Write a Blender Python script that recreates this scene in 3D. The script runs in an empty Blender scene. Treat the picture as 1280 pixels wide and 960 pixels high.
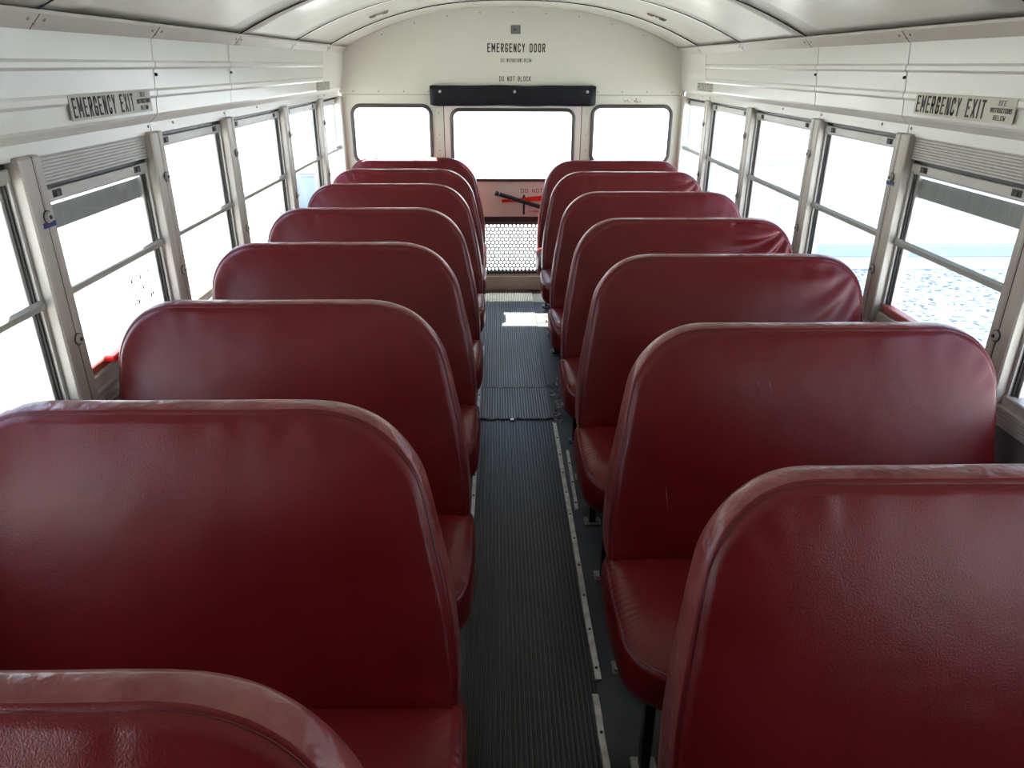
import bpy, math, random
from mathutils import Vector, Matrix, noise
random.seed(7)
C = bpy.context.scene.collection
scene = bpy.context.scene

# ------------------------------------------------------------------ camera
F, YAW, PIT, ROLL, CX, CH = 906.0, 0.02244, 0.41493, -0.00427, -0.1136, 1.5143
cam = bpy.data.objects.new('camera', bpy.data.cameras.new('camera')); C.objects.link(cam)
cam.data.sensor_fit = 'HORIZONTAL'; cam.data.sensor_width = 36; cam.data.lens = 36 * F / 1280
cam.data.clip_start = 0.02; cam.data.clip_end = 300
def ray(X, U2):
    cr, sr = math.cos(ROLL), math.sin(ROLL)
    def lin(X, U2, W):
        x = X * cr + U2 * sr; U = -X * sr + U2 * cr
        c, s = math.cos(PIT), math.sin(PIT)
        y = W * c + U * s; z = -W * s + U * c
        cy, sy = math.cos(YAW), math.sin(YAW)
        return Vector((x * cy + y * sy, -x * sy + y * cy, z))
    return lin(X, U2, 0) if X or U2 else lin(0, 0, 1)
rt, up, fw = ray(1, 0), ray(0, 1), ray(0, 0)
cam.matrix_world = Matrix(((rt.x, up.x, -fw.x, CX), (rt.y, up.y, -fw.y, 0), (rt.z, up.z, -fw.z, CH), (0, 0, 0, 1)))
scene.camera = cam

# ------------------------------------------------------------------ light
w = bpy.data.worlds.new('sky'); scene.world = w; w.use_nodes = True
nt = w.node_tree; nt.nodes.clear()
wo = nt.nodes.new('ShaderNodeOutputWorld'); bg = nt.nodes.new('ShaderNodeBackground')
tc = nt.nodes.new('ShaderNodeTexCoord'); sx = nt.nodes.new('ShaderNodeSeparateXYZ'); rp = nt.nodes.new('ShaderNodeValToRGB')
nt.links.new(tc.outputs['Generated'], sx.inputs[0]); nt.links.new(sx.outputs['Z'], rp.inputs[0])
rp.color_ramp.elements[0].position = 0.0; rp.color_ramp.elements[0].color = (1, 1, 1, 1)
rp.color_ramp.elements[1].position = 0.5; rp.color_ramp.elements[1].color = (0.48, 0.67, 1.0, 1)
nt.links.new(rp.outputs[0], bg.inputs['Color']); bg.inputs['Strength'].default_value = 4.5
nt.links.new(bg.outputs[0], wo.inputs['Surface'])
sun = bpy.data.objects.new('sun', bpy.data.lights.new('sun', 'SUN')); C.objects.link(sun)
sun.data.energy = 38.0; sun.data.angle = 0.009; sun.data.color = (1.0, 0.96, 0.9)
sun.rotation_euler = Vector((0.24, -0.69, -1)).to_track_quat('-Z', 'Y').to_euler()
scene.view_settings.view_transform = 'Standard'; scene.view_settings.look = 'None'
scene.view_settings.gamma = 1; scene.view_settings.use_curve_mapping = False
scene.view_settings.exposure = 0.24

# ------------------------------------------------------------------ materials
def mat(name, color, rough=0.5, metal=0.0, vary=None, scale=5, bump=0.0, bscale=50, bump2=0.0, bscale2=5, stretch=(1, 1, 1), coat=0, rvary=0.0, detail=4, bdist=0.01, spec=0.5):
    m = bpy.data.materials.new(name); m.use_nodes = True
    n = m.node_tree.nodes; l = m.node_tree.links; b = n['Principled BSDF']
    b.inputs['Roughness'].default_value = rough; b.inputs['Metallic'].default_value = metal
    b.inputs['Base Color'].default_value = (*color, 1); b.inputs['Specular IOR Level'].default_value = spec
    b.inputs['Coat Weight'].default_value = coat; b.inputs['Coat Roughness'].default_value = 0.15
    t = n.new('ShaderNodeTexCoord'); mp = n.new('ShaderNodeMapping'); mp.inputs['Scale'].default_value = stretch
    l.new(t.outputs['Object'], mp.inputs[0])
    if vary:
        nz = n.new('ShaderNodeTexNoise'); nz.inputs['Scale'].default_value = scale; nz.inputs['Detail'].default_value = detail
        l.new(mp.outputs[0], nz.inputs['Vector'])
        r = n.new('ShaderNodeValToRGB'); r.color_ramp.elements[0].position = 0.35; r.color_ramp.elements[1].position = 0.65
        r.color_ramp.elements[0].color = (*color, 1); r.color_ramp.elements[1].color = (*vary, 1)
        l.new(nz.outputs['Fac'], r.inputs[0]); l.new(r.outputs[0], b.inputs['Base Color'])
        if rvary:
            mr = n.new('ShaderNodeMapRange'); mr.inputs[3].default_value = rough - rvary; mr.inputs[4].default_value = rough + rvary
            l.new(nz.outputs['Fac'], mr.inputs[0]); l.new(mr.outputs[0], b.inputs['Roughness'])
    last = None
    for st, sc, dist in ((bump, bscale, bdist), (bump2, bscale2, 0.05)):
        if st:
            nz = n.new('ShaderNodeTexNoise'); nz.inputs['Scale'].default_value = sc; nz.inputs['Detail'].default_value = 2
            l.new(mp.outputs[0], nz.inputs['Vector'])
            bp = n.new('ShaderNodeBump'); bp.inputs['Strength'].default_value = st; bp.inputs['Distance'].default_value = dist
            l.new(nz.outputs['Fac'], bp.inputs['Height'])
            if last: l.new(last.outputs[0], bp.inputs['Normal'])
            last = bp
    if last: l.new(last.outputs[0], b.inputs['Normal'])
    return m

M = {}
M['vinyl'] = mat('vinyl', (0.118, 0.0036, 0.0052), 0.325, vary=(0.136, 0.0046, 0.0068), scale=7, bump=0.20, bscale=420, bump2=0.10, bscale2=6, rvary=0.03, bdist=0.003, spec=0.36)
M['seatvinyl'] = mat('seatvinyl', (0.115, 0.0040, 0.0050), 0.315, vary=(0.135, 0.005, 0.006), scale=9, bump=0.10, bscale=300, rvary=0.02, bdist=0.003, spec=0.35)
M['wornsheen'] = mat('wornsheen', (0.150, 0.018, 0.020), 0.30, vary=(0.23, 0.065, 0.058), scale=14, detail=6, bump=0.2, bscale=300, bdist=0.002, bump2=0.15, bscale2=25, spec=0.6)  # scuffed boxing band; reflected ceiling and window brightness put into its lighter colour
M['welt'] = mat('welt', (0.085, 0.008, 0.014), 0.45)
M['wornvinyl'] = mat('wornvinyl', (0.33, 0.2, 0.19), 0.5, vary=(0.15, 0.02, 0.03), scale=40)
M['black'] = mat('black', (0.012, 0.012, 0.014), 0.4)
M['blackpad'] = mat('blackpad', (0.006, 0.0065, 0.010), 0.42, spec=0.3, bump=0.3, bscale=300, bdist=0.003, bump2=0.2, bscale2=8)
M['rubber'] = mat('rubber', (0.03, 0.028, 0.028), 0.5)
M['gasket'] = mat('gasket', (0.085, 0.072, 0.07), 0.35)
M['cream'] = mat('cream', (0.75, 0.74, 0.67), 0.29, vary=(0.76, 0.75, 0.68), scale=3, bump2=0.10, bscale2=3)
M['ceil'] = mat('ceil', (0.69, 0.69, 0.61), 0.22, vary=(0.72, 0.72, 0.64), scale=2, bump2=0.3, bscale2=1.6)
M['rearpaint'] = mat('rearpaint', (0.69, 0.675, 0.57), 0.5, vary=(0.72, 0.70, 0.60), scale=2.5)
M['rail'] = mat('rail', (0.60, 0.565, 0.50), 0.5)
M['alu'] = mat('alu', (0.42, 0.385, 0.34), 0.5, metal=0.25, vary=(0.52, 0.48, 0.43), scale=5, stretch=(8, 8, 1))
M['alu2'] = mat('alu2', (0.50, 0.485, 0.45), 0.45, metal=0.25, vary=(0.44, 0.42, 0.39), scale=9)
M['latchdark'] = mat('latchdark', (0.02, 0.018, 0.016), 0.6)
M['bar'] = mat('bar', (0.34, 0.33, 0.29), 0.65)
M['darkmetal'] = mat('darkmetal', (0.05, 0.047, 0.045), 0.45, metal=0.4)
M['screw'] = mat('screw', (0.45, 0.43, 0.4), 0.35, metal=0.9)
M['washer'] = mat('washer', (0.42, 0.40, 0.37), 0.5)
M['crumb'] = mat('crumb', (0.03, 0.028, 0.025), 0.6, vary=(0.34, 0.31, 0.27), scale=22)
M['rust'] = mat('rust', (0.22, 0.14, 0.09), 0.7, vary=(0.42, 0.37, 0.3), scale=60)
M['wallpaint'] = mat('wallpaint', (0.10, 0.10, 0.105), 0.5, vary=(0.14, 0.14, 0.14), scale=6)
M['floor'] = mat('floor', (0.024, 0.027, 0.032), 0.42, vary=(0.052, 0.052, 0.052), scale=9, detail=8, bump=0.2, bscale=60, rvary=0.12)
M['matworn'] = mat('matworn', (0.010, 0.010, 0.010), 0.34, vary=(0.024, 0.024, 0.023), scale=5, detail=6, stretch=(3, .5, 1), rvary=0.04, bump=0.3, bscale=200, bdist=0.002)
M['matoldworn'] = mat('matoldworn', (0.20, 0.20, 0.19), 0.42, vary=(0.32, 0.31, 0.295), scale=5, detail=6, stretch=(3, .6, 1), rvary=0.1)
M['mat'] = mat('mat', (0.007, 0.007, 0.008), 0.38, vary=(0.026, 0.024, 0.022), scale=6, detail=8, stretch=(2, 0.7, 1), bump=0.35, bscale=240, rvary=0.06, bdist=0.003)
M['matold'] = mat('matold', (0.022, 0.022, 0.022), 0.40, vary=(0.055, 0.053, 0.05), scale=8, detail=8, stretch=(3, 0.8, 1), bump=0.3, bscale=200, rvary=0.12, bdist=0.003)
M['strip'] = mat('strip', (0.80, 0.76, 0.68), 0.4, metal=0.1, vary=(0.52, 0.47, 0.40), scale=30, detail=6)
M['ink'] = mat('ink', (0.014, 0.014, 0.014), 0.5)
M['inkred'] = mat('inkred', (0.35, 0.03, 0.03), 0.5)
M['sticker'] = mat('sticker', (0.40, 0.37, 0.31), 0.4, vary=(0.46, 0.43, 0.36), scale=20)
M['stickerpale'] = mat('stickerpale', (0.58, 0.54, 0.42), 0.4, vary=(0.52, 0.48, 0.38), scale=20)
M['fadedsticker'] = mat('fadedsticker', (0.46, 0.45, 0.38), 0.5, vary=(0.54, 0.52, 0.44), scale=90)
M['greysticker'] = mat('greysticker', (0.17, 0.18, 0.16), 0.4)
M['red'] = mat('red', (0.75, 0.025, 0.012), 0.35)
M['redframe'] = mat('redframe', (0.36, 0.09, 0.075), 0.45)
M['tape'] = mat('tape', (0.01, 0.02, 0.16), 0.5)
M['doorpaint'] = mat('doorpaint', (0.83, 0.76, 0.70), 0.4)
M['sillpaint'] = mat('sillpaint', (0.72, 0.66, 0.54), 0.45, vary=(0.64, 0.58, 0.46), scale=6)
M['wire'] = mat('wire', (0.10, 0.10, 0.10), 0.5)
M['tint'] = mat('tint', (0.36, 0.365, 0.365), 0.6, vary=(0.42, 0.42, 0.41), scale=25, stretch=(1, 6, 0.3))
M['concrete'] = mat('concrete', (0.62, 0.62, 0.62), 0.9)
M['pavement'] = mat('pavement', (0.42, 0.41, 0.39), 0.9, vary=(0.38, 0.37, 0.35), scale=2)
M['building'] = mat('building', (0.85, 0.86, 0.88), 0.8)
M['greyband'] = mat('greyband', (0.38, 0.43, 0.50), 0.8)
M['blueglass'] = mat('blueglass', (0.30, 0.38, 0.45), 0.4)

def gravel_mat():
    m = bpy.data.materials.new('gravel'); m.use_nodes = True
    n = m.node_tree.nodes; l = m.node_tree.links; b = n['Principled BSDF']; b.inputs['Roughness'].default_value = 0.9
    t = n.new('ShaderNodeTexCoord'); v = n.new('ShaderNodeTexVoronoi'); v.inputs['Scale'].default_value = 24
    l.new(t.outputs['Object'], v.inputs['Vector'])
    r = n.new('ShaderNodeValToRGB'); e = r.color_ramp.elements
    e[0].position = 0.0; e[0].color = (0.10, 0.11, 0.12, 1); e[1].position = 0.45; e[1].color = (0.72, 0.72, 0.72, 1)
    s = n.new('ShaderNodeSeparateColor'); l.new(v.outputs['Color'], s.inputs[0]); l.new(s.outputs[0], r.inputs[0]); l.new(r.outputs[0], b.inputs['Base Color'])
    bp = n.new('ShaderNodeBump'); bp.inputs['Strength'].default_value = 0.8; bp.inputs['Distance'].default_value = 0.05; bp.invert = True
    l.new(v.outputs['Distance'], bp.inputs['Height']); l.new(bp.outputs[0], b.inputs['Normal'])
    return m
M['gravel'] = gravel_mat()
def glass_mat():
    m = bpy.data.materials.new('glass'); m.use_nodes = True
    n = m.node_tree.nodes; l = m.node_tree.links; n.remove(n['Principled BSDF'])
    tr = n.new('ShaderNodeBsdfTransparent'); tr.inputs[0].default_value = (0.93, 0.95, 0.94, 1)
    gl = n.new('ShaderNodeBsdfGlossy'); gl.inputs['Roughness'].default_value = 0.03
    lw_ = n.new('ShaderNodeLayerWeight'); lw_.inputs[0].default_value = 0.5
    pw_ = n.new('ShaderNodeMath'); pw_.operation = 'POWER'; pw_.inputs[1].default_value = 5; l.new(lw_.outputs['Facing'], pw_.inputs[0])
    fr = n.new('ShaderNodeMath'); fr.operation = 'MULTIPLY_ADD'; fr.inputs[1].default_value = 0.9; fr.inputs[2].default_value = 0.03; l.new(pw_.outputs[0], fr.inputs[0])
    mx = n.new('ShaderNodeMixShader'); l.new(fr.outputs[0], mx.inputs[0]); l.new(tr.outputs[0], mx.inputs[1]); l.new(gl.outputs[0], mx.inputs[2])
    l.new(mx.outputs[0], n['Material Output'].inputs[0]); return m
M['glass'] = glass_mat()

# ------------------------------------------------------------------ helpers
class MB:
    def __init__(s): s.v = []; s.f = []
    def add(s, vs, fs):
        o = len(s.v); s.v += [tuple(p) for p in vs]; s.f += [tuple(i + o for i in f) for f in fs]; return s
    def box(s, x0, x1, y0, y1, z0, z1, c=0.0):
        if x0 > x1: x0, x1 = x1, x0
        if y0 > y1: y0, y1 = y1, y0
        c = min(c, (x1 - x0) / 2.2, (y1 - y0) / 2.2, (z1 - z0) / 2.2)
        if c <= 0:
            vs = [(x, y, z) for x in (x0, x1) for y in (y0, y1) for z in (z0, z1)]
            return s.add(vs, [(0, 1, 3, 2), (4, 6, 7, 5), (0, 4, 5, 1), (2, 3, 7, 6), (0, 2, 6, 4), (1, 5, 7, 3)])
        vs = []; idx = {}
        lo = (x0, y0, z0); hi = (x1, y1, z1)
        for a in range(3):
            for sx_ in (0, 1):
                for sy_ in (0, 1):
                    for sz_ in (0, 1):
                        sg = (sx_, sy_, sz_); p = []
                        for k in range(3):
                            e = hi[k] if sg[k] else lo[k]; q = e - c if sg[k] else e + c
                            p.append(e if k == a else q)
                        idx[(a, sg)] = len(vs); vs.append(tuple(p))
        fs = []
        for a in range(3):
            b_, c_ = [(1, 2), (0, 2), (0, 1)][a]
            for s_ in (0, 1):
                q = []
                for u, v in ((0, 0), (1, 0), (1, 1), (0, 1)):
                    g = [0, 0, 0]; g[a] = s_; g[b_] = u; g[c_] = v; q.append(idx[(a, tuple(g))])
                fs.append(q)
        for a in range(3):
            b_, c_ = [(1, 2), (0, 2), (0, 1)][a]
            for u in (0, 1):
                for v in (0, 1):
                    g0 = [0, 0, 0]; g0[b_] = u; g0[c_] = v; g1 = list(g0); g1[a] = 1
                    g0 = tuple(g0); g1 = tuple(g1)
                    fs.append([idx[(b_, g0)], idx[(b_, g1)], idx[(c_, g1)], idx[(c_, g0)]])
        for g in [(i, j, k) for i in (0, 1) for j in (0, 1) for k in (0, 1)]:
            fs.append([idx[(0, g)], idx[(1, g)], idx[(2, g)]])
        return s.add(vs, fs)
    def cyl(s, p0, p1, r0, r1=None, n=16):
        r1 = r0 if r1 is None else r1
        p0 = Vector(p0); p1 = Vector(p1); d = (p1 - p0).normalized()
        a = d.orthogonal().normalized(); b = d.cross(a)
        vs = [p + (a * math.cos(t) + b * math.sin(t)) * r for p, r in ((p0, r0), (p1, r1)) for t in [2 * math.pi * i / n for i in range(n)]]
        return s.add(vs, [(i, (i + 1) % n, n + (i + 1) % n, n + i) for i in range(n)] + [tuple(range(n))[::-1], tuple(range(n, 2 * n))])
    def tube(s, pts, r, n=8, closed=False, flat=1.0):
        pts = [Vector(p) for p in pts]; N = len(pts); o = len(s.v); prev = None
        for i, p in enumerate(pts):
            if closed: t = (pts[(i + 1) % N] - pts[i - 1])
            else: t = pts[min(i + 1, N - 1)] - pts[max(i - 1, 0)]
            t.normalize()
            if prev is None: a = t.orthogonal().normalized()
            else: a = (prev - t * prev.dot(t)).normalized()
            prev = a; b = t.cross(a)
            s.v += [tuple(p + (a * math.cos(q) + b * math.sin(q) * flat) * r) for q in [2 * math.pi * k / n for k in range(n)]]
        for i in range(N if closed else N - 1):
            j = (i + 1) % N
            for k in range(n):
                s.f.append((o + i * n + k, o + i * n + (k + 1) % n, o + j * n + (k + 1) % n, o + j * n + k))
        if not closed: s.f += [tuple(o + k for k in range(n))[::-1], tuple(o + (N - 1) * n + k for k in range(n))]
        return s
    def extrude_y(s, prof, y0, y1, closed=False):
        n = len(prof); o = len(s.v)
        s.v += [(x, y0, z) for x, z in prof] + [(x, y1, z) for x, z in prof]
        for i in range(n if closed else n - 1):
            j = (i + 1) % n; s.f.append((o + i, o + j, o + n + j, o + n + i))
        if closed: s.f += [tuple(range(o, o + n))[::-1], tuple(range(o + n, o + 2 * n))]
        return s
    def build(s, name, m, parent=None, smooth=None, fix=True):
        me = bpy.data.meshes.new(name); me.from_pydata(s.v, [], s.f); me.update()
        if fix:
            import bmesh
            bm = bmesh.new(); bm.from_mesh(me); bmesh.ops.remove_doubles(bm, verts=bm.verts, dist=1e-6)
            bmesh.ops.recalc_face_normals(bm, faces=bm.faces); bm.to_mesh(me); bm.free()
        return link(name, me, m, parent, smooth)
def link(name, me, m, parent=None, smooth=None):
    o = bpy.data.objects.new(name, me); C.objects.link(o); me.materials.clear(); me.materials.append(M[m])
    if parent: o.parent = parent
    if smooth:
        me.shade_smooth(); me.set_sharp_from_angle(angle=math.radians(smooth))
    return o
def tag(o, label=None, cat=None, group=None, kind=None):
    if label: o['label'] = label
    if cat: o['category'] = cat
    if group: o['group'] = group
    if kind: o['kind'] = kind
    return o
def empty(name, loc, *a, **k):
    o = bpy.data.objects.new(name, None); C.objects.link(o); o.location = loc; o.empty_display_size = 0.05
    return tag(o, *a, **k)
def local(o, parent):           # geometry was given in bus coordinates: keep it there under a moved parent
    o.parent = parent; o.matrix_parent_inverse = Matrix.Translation(parent.location).inverted(); return o
def struct(o, label=None, cat=None): return tag(o, label, cat, kind='structure')
def holed(name, outer, holes, depth):       # flat plate in local XY with holes, thickness along local Z
    cu = bpy.data.curves.new(name, 'CURVE'); cu.dimensions = '2D'; cu.fill_mode = 'BOTH'; cu.extrude = depth / 2
    for ring in [outer] + holes:
        sp = cu.splines.new('POLY'); sp.points.add(len(ring) - 1); sp.use_cyclic_u = True
        for q, p in zip(sp.points, ring): q.co = (p[0], p[1], 0, 1)
    o = bpy.data.objects.new(name, cu); C.objects.link(o); bpy.context.view_layer.update()
    me = bpy.data.meshes.new_from_object(o.evaluated_get(bpy.context.evaluated_depsgraph_get()))
    bpy.data.objects.remove(o); bpy.data.curves.remove(cu)
    return me
def rrect(x0, x1, z0, z1, r, n=8):
    out = []
    for cx, cz, a0 in ((x1 - r, z1 - r, 0), (x0 + r, z1 - r, 90), (x0 + r, z0 + r, 180), (x1 - r, z0 + r, 270)):
        for i in range(n + 1):
            a = math.radians(a0 + 90 * i / n); out.append((cx + r * math.cos(a), cz + r * math.sin(a)))
    return out
K = .22
GLYPH = {
 'A': [[(0, 0), (0, .75), (.5, 1), (1, .75), (1, 0)], [(0, .42), (1, .42)]],
 'B': [[(0, 0), (0, 1), (.8, 1), (1, .88), (1, .62), (.8, .52), (0, .52)], [(.8, .52), (1, .42), (1, .12), (.8, 0), (0, 0)]],
 'C': [[(1, .75), (1, .88), (.75, 1), (.25, 1), (0, .88), (0, .12), (.25, 0), (.75, 0), (1, .12), (1, .25)]],
 'D': [[(0, 0), (0, 1), (.7, 1), (1, .86), (1, .14), (.7, 0), (0, 0)]],
 'E': [[(1, 1), (0, 1), (0, 0), (1, 0)], [(0, .52), (.8, .52)]],
 'F': [[(1, 1), (0, 1), (0, 0)], [(0, .52), (.8, .52)]],
 'G': [[(1, .75), (1, .88), (.75, 1), (.25, 1), (0, .88), (0, .12), (.25, 0), (.75, 0), (1, .12), (1, .45), (.55, .45)]],
 'H': [[(0, 0), (0, 1)], [(1, 0), (1, 1)], [(0, .5), (1, .5)]],
 'I': [[(.5, 0), (.5, 1)]],
 'K': [[(0, 0), (0, 1)], [(1, 1), (0, .42)], [(.3, .58), (1, 0)]],
 'L': [[(0, 1), (0, 0), (1, 0)]],
 'M': [[(0, 0), (0, 1), (.5, .35), (1, 1), (1, 0)]],
 'N': [[(0, 0), (0, 1), (1, 0), (1, 1)]],
 'O': [[(.25, 0), (0, .12), (0, .88), (.25, 1), (.75, 1), (1, .88), (1, .12), (.75, 0), (.25, 0)]],
 'P': [[(0, 0), (0, 1), (.8, 1), (1, .88), (1, .6), (.8, .48), (0, .48)]],
 'R': [[(0, 0), (0, 1), (.8, 1), (1, .88), (1, .62), (.8, .5), (0, .5)], [(.5, .5), (1, 0)]],
 'S': [[(1, .78), (1, .88), (.75, 1), (.25, 1), (0, .88), (0, .62), (.25, .52), (.75, .48), (1, .38), (1, .12), (.75, 0), (.25, 0), (0, .12), (0, .22)]],
 'T': [[(0, 1), (1, 1)], [(.5, 0), (.5, 1)]],
 'U': [[(0, 1), (0, .12), (.25, 0), (.75, 0), (1, .12), (1, 1)]],
 'W': [[(0, 1), (.22, 0), (.5, .6), (.78, 0), (1, 1)]],
 'X': [[(0, 0), (1, 1)], [(0, 1), (1, 0)]],
 'Y': [[(0, 1), (.5, .48), (1, 1)], [(.5, .48), (.5, 0)]]}
def text(body, mtx, width, height, m, parent=None, name='lettering', gap=.42, weight=.13, depth=0.0004):
    wd = {' ': .75, 'I': .35, 'M': 1.25, 'W': 1.25}
    adv = [wd.get(c, 1.0) for c in body]; total = sum(adv) + gap * (len(body) - 1)
    cw = width / total; hw = min(height * weight, cw * .34) / 2; x = -width / 2; mb = MB()
    H = height - 2 * hw
    for c, a in zip(body, adv):
        if c != ' ':
            W = a * cw - 2 * hw if c != 'I' else 0
            for pl in GLYPH[c]:
                P = [(x + (hw + q[0] * W if c != 'I' else a * cw / 2), -height / 2 + hw + q[1] * H) for q in pl]
                for (ax, ay), (bx, by) in zip(P, P[1:]):
                    L = math.hypot(bx - ax, by - ay) or 1; dx, dy = (bx - ax) / L * hw, (by - ay) / L * hw
                    cs = [(ax - dx - dy, ay - dy + dx), (ax - dx + dy, ay - dy - dx), (bx + dx + dy, by + dy - dx), (bx + dx - dy, by + dy + dx)]
                    mb.add([mtx @ Vector((u, v, z)) for z in (0, depth) for u, v in cs], [(0, 1, 2, 3), (7, 6, 5, 4), (0, 4, 5, 1), (1, 5, 6, 2), (2, 6, 7, 3), (3, 7, 4, 0)])
        x += (a + gap) * cw
    return mb.build(name, m, parent)

# ------------------------------------------------------------------ layout numbers
YR = 5.16                                    # rear wall
PIL = [-0.98, -0.32, 0.345, 1.005, 1.668, 2.314, 2.971, 3.778, 4.564]
YF = -1.65                                   # unseen front wall
WX = 1.15
ZS, ZH = 0.735, 1.335                        # window sill and head
def arc(x): return 1.612 + 0.238 * (1 - min(1, abs(x / 1.078)) ** 2.4)

# ------------------------------------------------------------------ floor, walls
struct(MB().box(-1.19, 1.19, YF, YR + 0.04, -0.08, 0.0).build('floor', 'floor'))
for s, nm in ((-1, 'wall_left'), (1, 'wall_right')):
    mb = MB().box(s * WX, s * (WX + .05), YF, YR + .04, -0.08, 0.69)
    struct(mb.build(nm, 'wallpaint'))
    struct(MB().box(s * WX, s * (WX + .04), YF, -.35, .69, ZH).build('trim_front_blocker', 'wallpaint'))  # added solid panel over unseen window bays, keeps daylight off the near end
    pr = [(s * (WX + .05), .69), (s * (WX - .008), .69)]
    for k in range(5):
        z = .694 + k * .009; pr += [(s * (WX - .012), z), (s * (WX - .012), z + .005), (s * (WX - .008), z + .006)]
    pr += [(s * (WX - .012), ZS + .004), (s * (WX + .05), ZS + .004)]
    struct(MB().extrude_y(pr, YF, YR, closed=True).build('trim_sill', 'alu2'))

# ------------------------------------------------------------------ side pillars
def knob(s, y, z, par):
    x = s * (WX - .022)
    o = MB().cyl((x + s * .001, y, z), (x - s * .0025, y, z), .0155, .0155, 20).build('washer_seal', 'darkmetal', par, 40)
    MB().cyl((x - s * .002, y, z), (x - s * .008, y, z), .0135, .0105, 20).build('washer', 'washer', o, 40)
    MB().cyl((x - s * .007, y, z), (x - s * .0105, y, z), .0055, .004, 12).build('screw', 'darkmetal', o, 40)
for s in (-1, 1):
    for i, p in enumerate(PIL + [YR - 0.03]):
        last = i == len(PIL)
        y0, y1 = (p - .045, p + .035) if not last else (p - .03, YR)
        mb = MB().box(s * (WX - .022), s * (WX + .05), y0, p + .003 if not last else y1, ZS, ZH - .008, .004)
        if not last: mb.box(s * (WX - .022), s * (WX + .05), p + .006, y1, ZS, ZH - .008, .004)
        o = struct(mb.build('trim_pillar', 'alu' if not last else 'cream'))
        mb = MB().box(s * (WX - .019), s * (WX + .045), p + .001, p + .008, ZS, ZH - .01) if not last else None
        if mb: mb.build('seam', 'darkmetal', o)
        if p > 1.2 and not last:
            knob(s, p + .004, 1.195, o); knob(s, p + .004, .902, o)
            if (s, i) in ((-1, 4), (1, 5)):
                MB().box(s * (WX - .0235), s * (WX - .021), p - .018, p + .03, 1.172, 1.184).build('tape', 'tape', o)['label'] = 'strip of blue tape under the upper washer'

# ------------------------------------------------------------------ side windows
wn = 0
def window(s, y0, y1, emergency):
    global wn
    wn += 1
    r = struct(empty('window_%d' % wn, (s * WX, (y0 + y1) / 2, ZS)))
    def B(name, m, *boxes):
        mb = MB()
        for b in boxes: mb.box(s * b[0], s * b[1], *b[2:])
        return local(mb.build(name, m), r)
    a, b = y0 + .035, y1 - .045
    zt = 1.245 if emergency else 1.306         # top of the sash rail
    zg = zt - .032
    zb = .765 if not emergency else .80
    X = WX
    # header
    if emergency:
        pr = []
        for k in range(10):
            z = 1.256 + k * .0075; pr += [(s * (X + .0015), z), (s * (X - .0005), z + .001), (s * (X - .0005), z + .0062)]
        pr += [(s * (X + .004), ZH), (s * (X + .04), ZH), (s * (X + .04), 1.256)]
        local(MB().extrude_y(pr, a, b, closed=True).build('header', 'alu2'), r)
    else:
        B('header', 'alu2', (X, X + .04, a, b, 1.318, ZH, .002))
    B('gap_seal', 'black', (X + .012, X + .04, a, b, zt, zt + .012))
    # top rail with latches
    rail = B('top_rail', 'alu2', (X + .004, X + .03, a + .004, b - .004, zg + .006, zt, .002), (X + .012, X + .03, a, b, zg, zg + .006, .001))
    for yy in (a + .13 * (b - a), b - .13 * (b - a)):
        o = MB().box(s * (X + .0035), s * (X + .006), yy - .019, yy + .019, zg + .011, zt - .004).build('latch', 'latchdark', rail)
        MB().box(s * (X + .001), s * (X + .0038), yy - .006, yy + .006, zg + .013, zt - .008, .001).build('latch_tab', 'darkmetal', o)
    # jambs: channel + rubber
    for e, d in ((a, 1), (b, -1)):
        B('jamb', 'alu2', (X + .006, X + .045, e, e + d * .010, ZS, zt, .001), (X + .022, X + .04, e + d * .015, e + d * .027, ZS, zt, .001))
        B('jamb_seal', 'darkmetal', (X + .014, X + .04, e + d * .008, e + d * .0165, ZS, zt))
    # sashes
    ga, gb = a + .02, b - .02
    o = B('upper_pane', 'glass', (X + .030, X + .033, ga, gb, 1.0, zg + .004))
    o['label'] = 'glass pane of the upper sash'
    B('lower_pane', 'glass', (X + .020, X + .023, ga, gb, zb - .006, 1.004))['label'] = 'glass pane of the lower sash'
    mb = MB().extrude_y([(s * (X + .024), .999), (s * (X + .008), 1.017), (s * (X - .001), 1.010), (s * (X - .001), 1.0), (s * (X + .004), .994), (s * (X + .026), .992)], a + .008, b - .008, closed=True)
    local(mb.build('meeting_bar', 'bar'), r)
    if emergency:
        B('release_bar', 'redframe', (X + .0, X + .03, a + .01, b - .01, .777, .80, .003))
        B('sill_rail', 'alu2', (X - .004, X + .04, a, b, ZS, .774, .003))
        if s < 0:
            hb = MB()
            hb.box(s * (X - .028), s * (X + .004), 1.80, 1.875, .789, .806, .004); hb.box(s * (X - .045), s * (X - .02), 1.855, 1.905, .792, .812, .005)
            o = local(hb.build('release_handle', 'red'), r); o['label'] = 'bright red push out handle'
        mb = MB().box(s * (X + .0335), s * (X + .0345), ga + .004, gb - .004, zg - .068, zg - .011)
        local(mb.build('shade_band', 'tint'), r)['label'] = 'dull grey band across the top of the glass'
        if s < 0:
            mt = Matrix(((0, 0, 1, s * (X + .0190) + 0), (1, 0, 0, 0), (0, 1, 0, 0), (0, 0, 0, 1)))
            for k, (tx, wd) in enumerate((('EMERGENCY EXIT', .125), ('TO OPEN PUSH', .115), ('HANDLE DOWN', .11))):
                m2 = mt.copy(); m2[1][3] = 2.115; m2[2][3] = .935 - k * .033
                local(text(tx, m2, wd * 1.15, .023, 'ink', weight=.24, gap=.3), r)
    else:
        B('sill_rail', 'alu', (X + .002, X + .04, a, b, ZS, zb, .003))
    return r
for s in (-1, 1):
    P = PIL + [YR + .01]
    for i in range(2, len(P) - 1):
        window(s, P[i], P[i + 1], i == 4)

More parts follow.
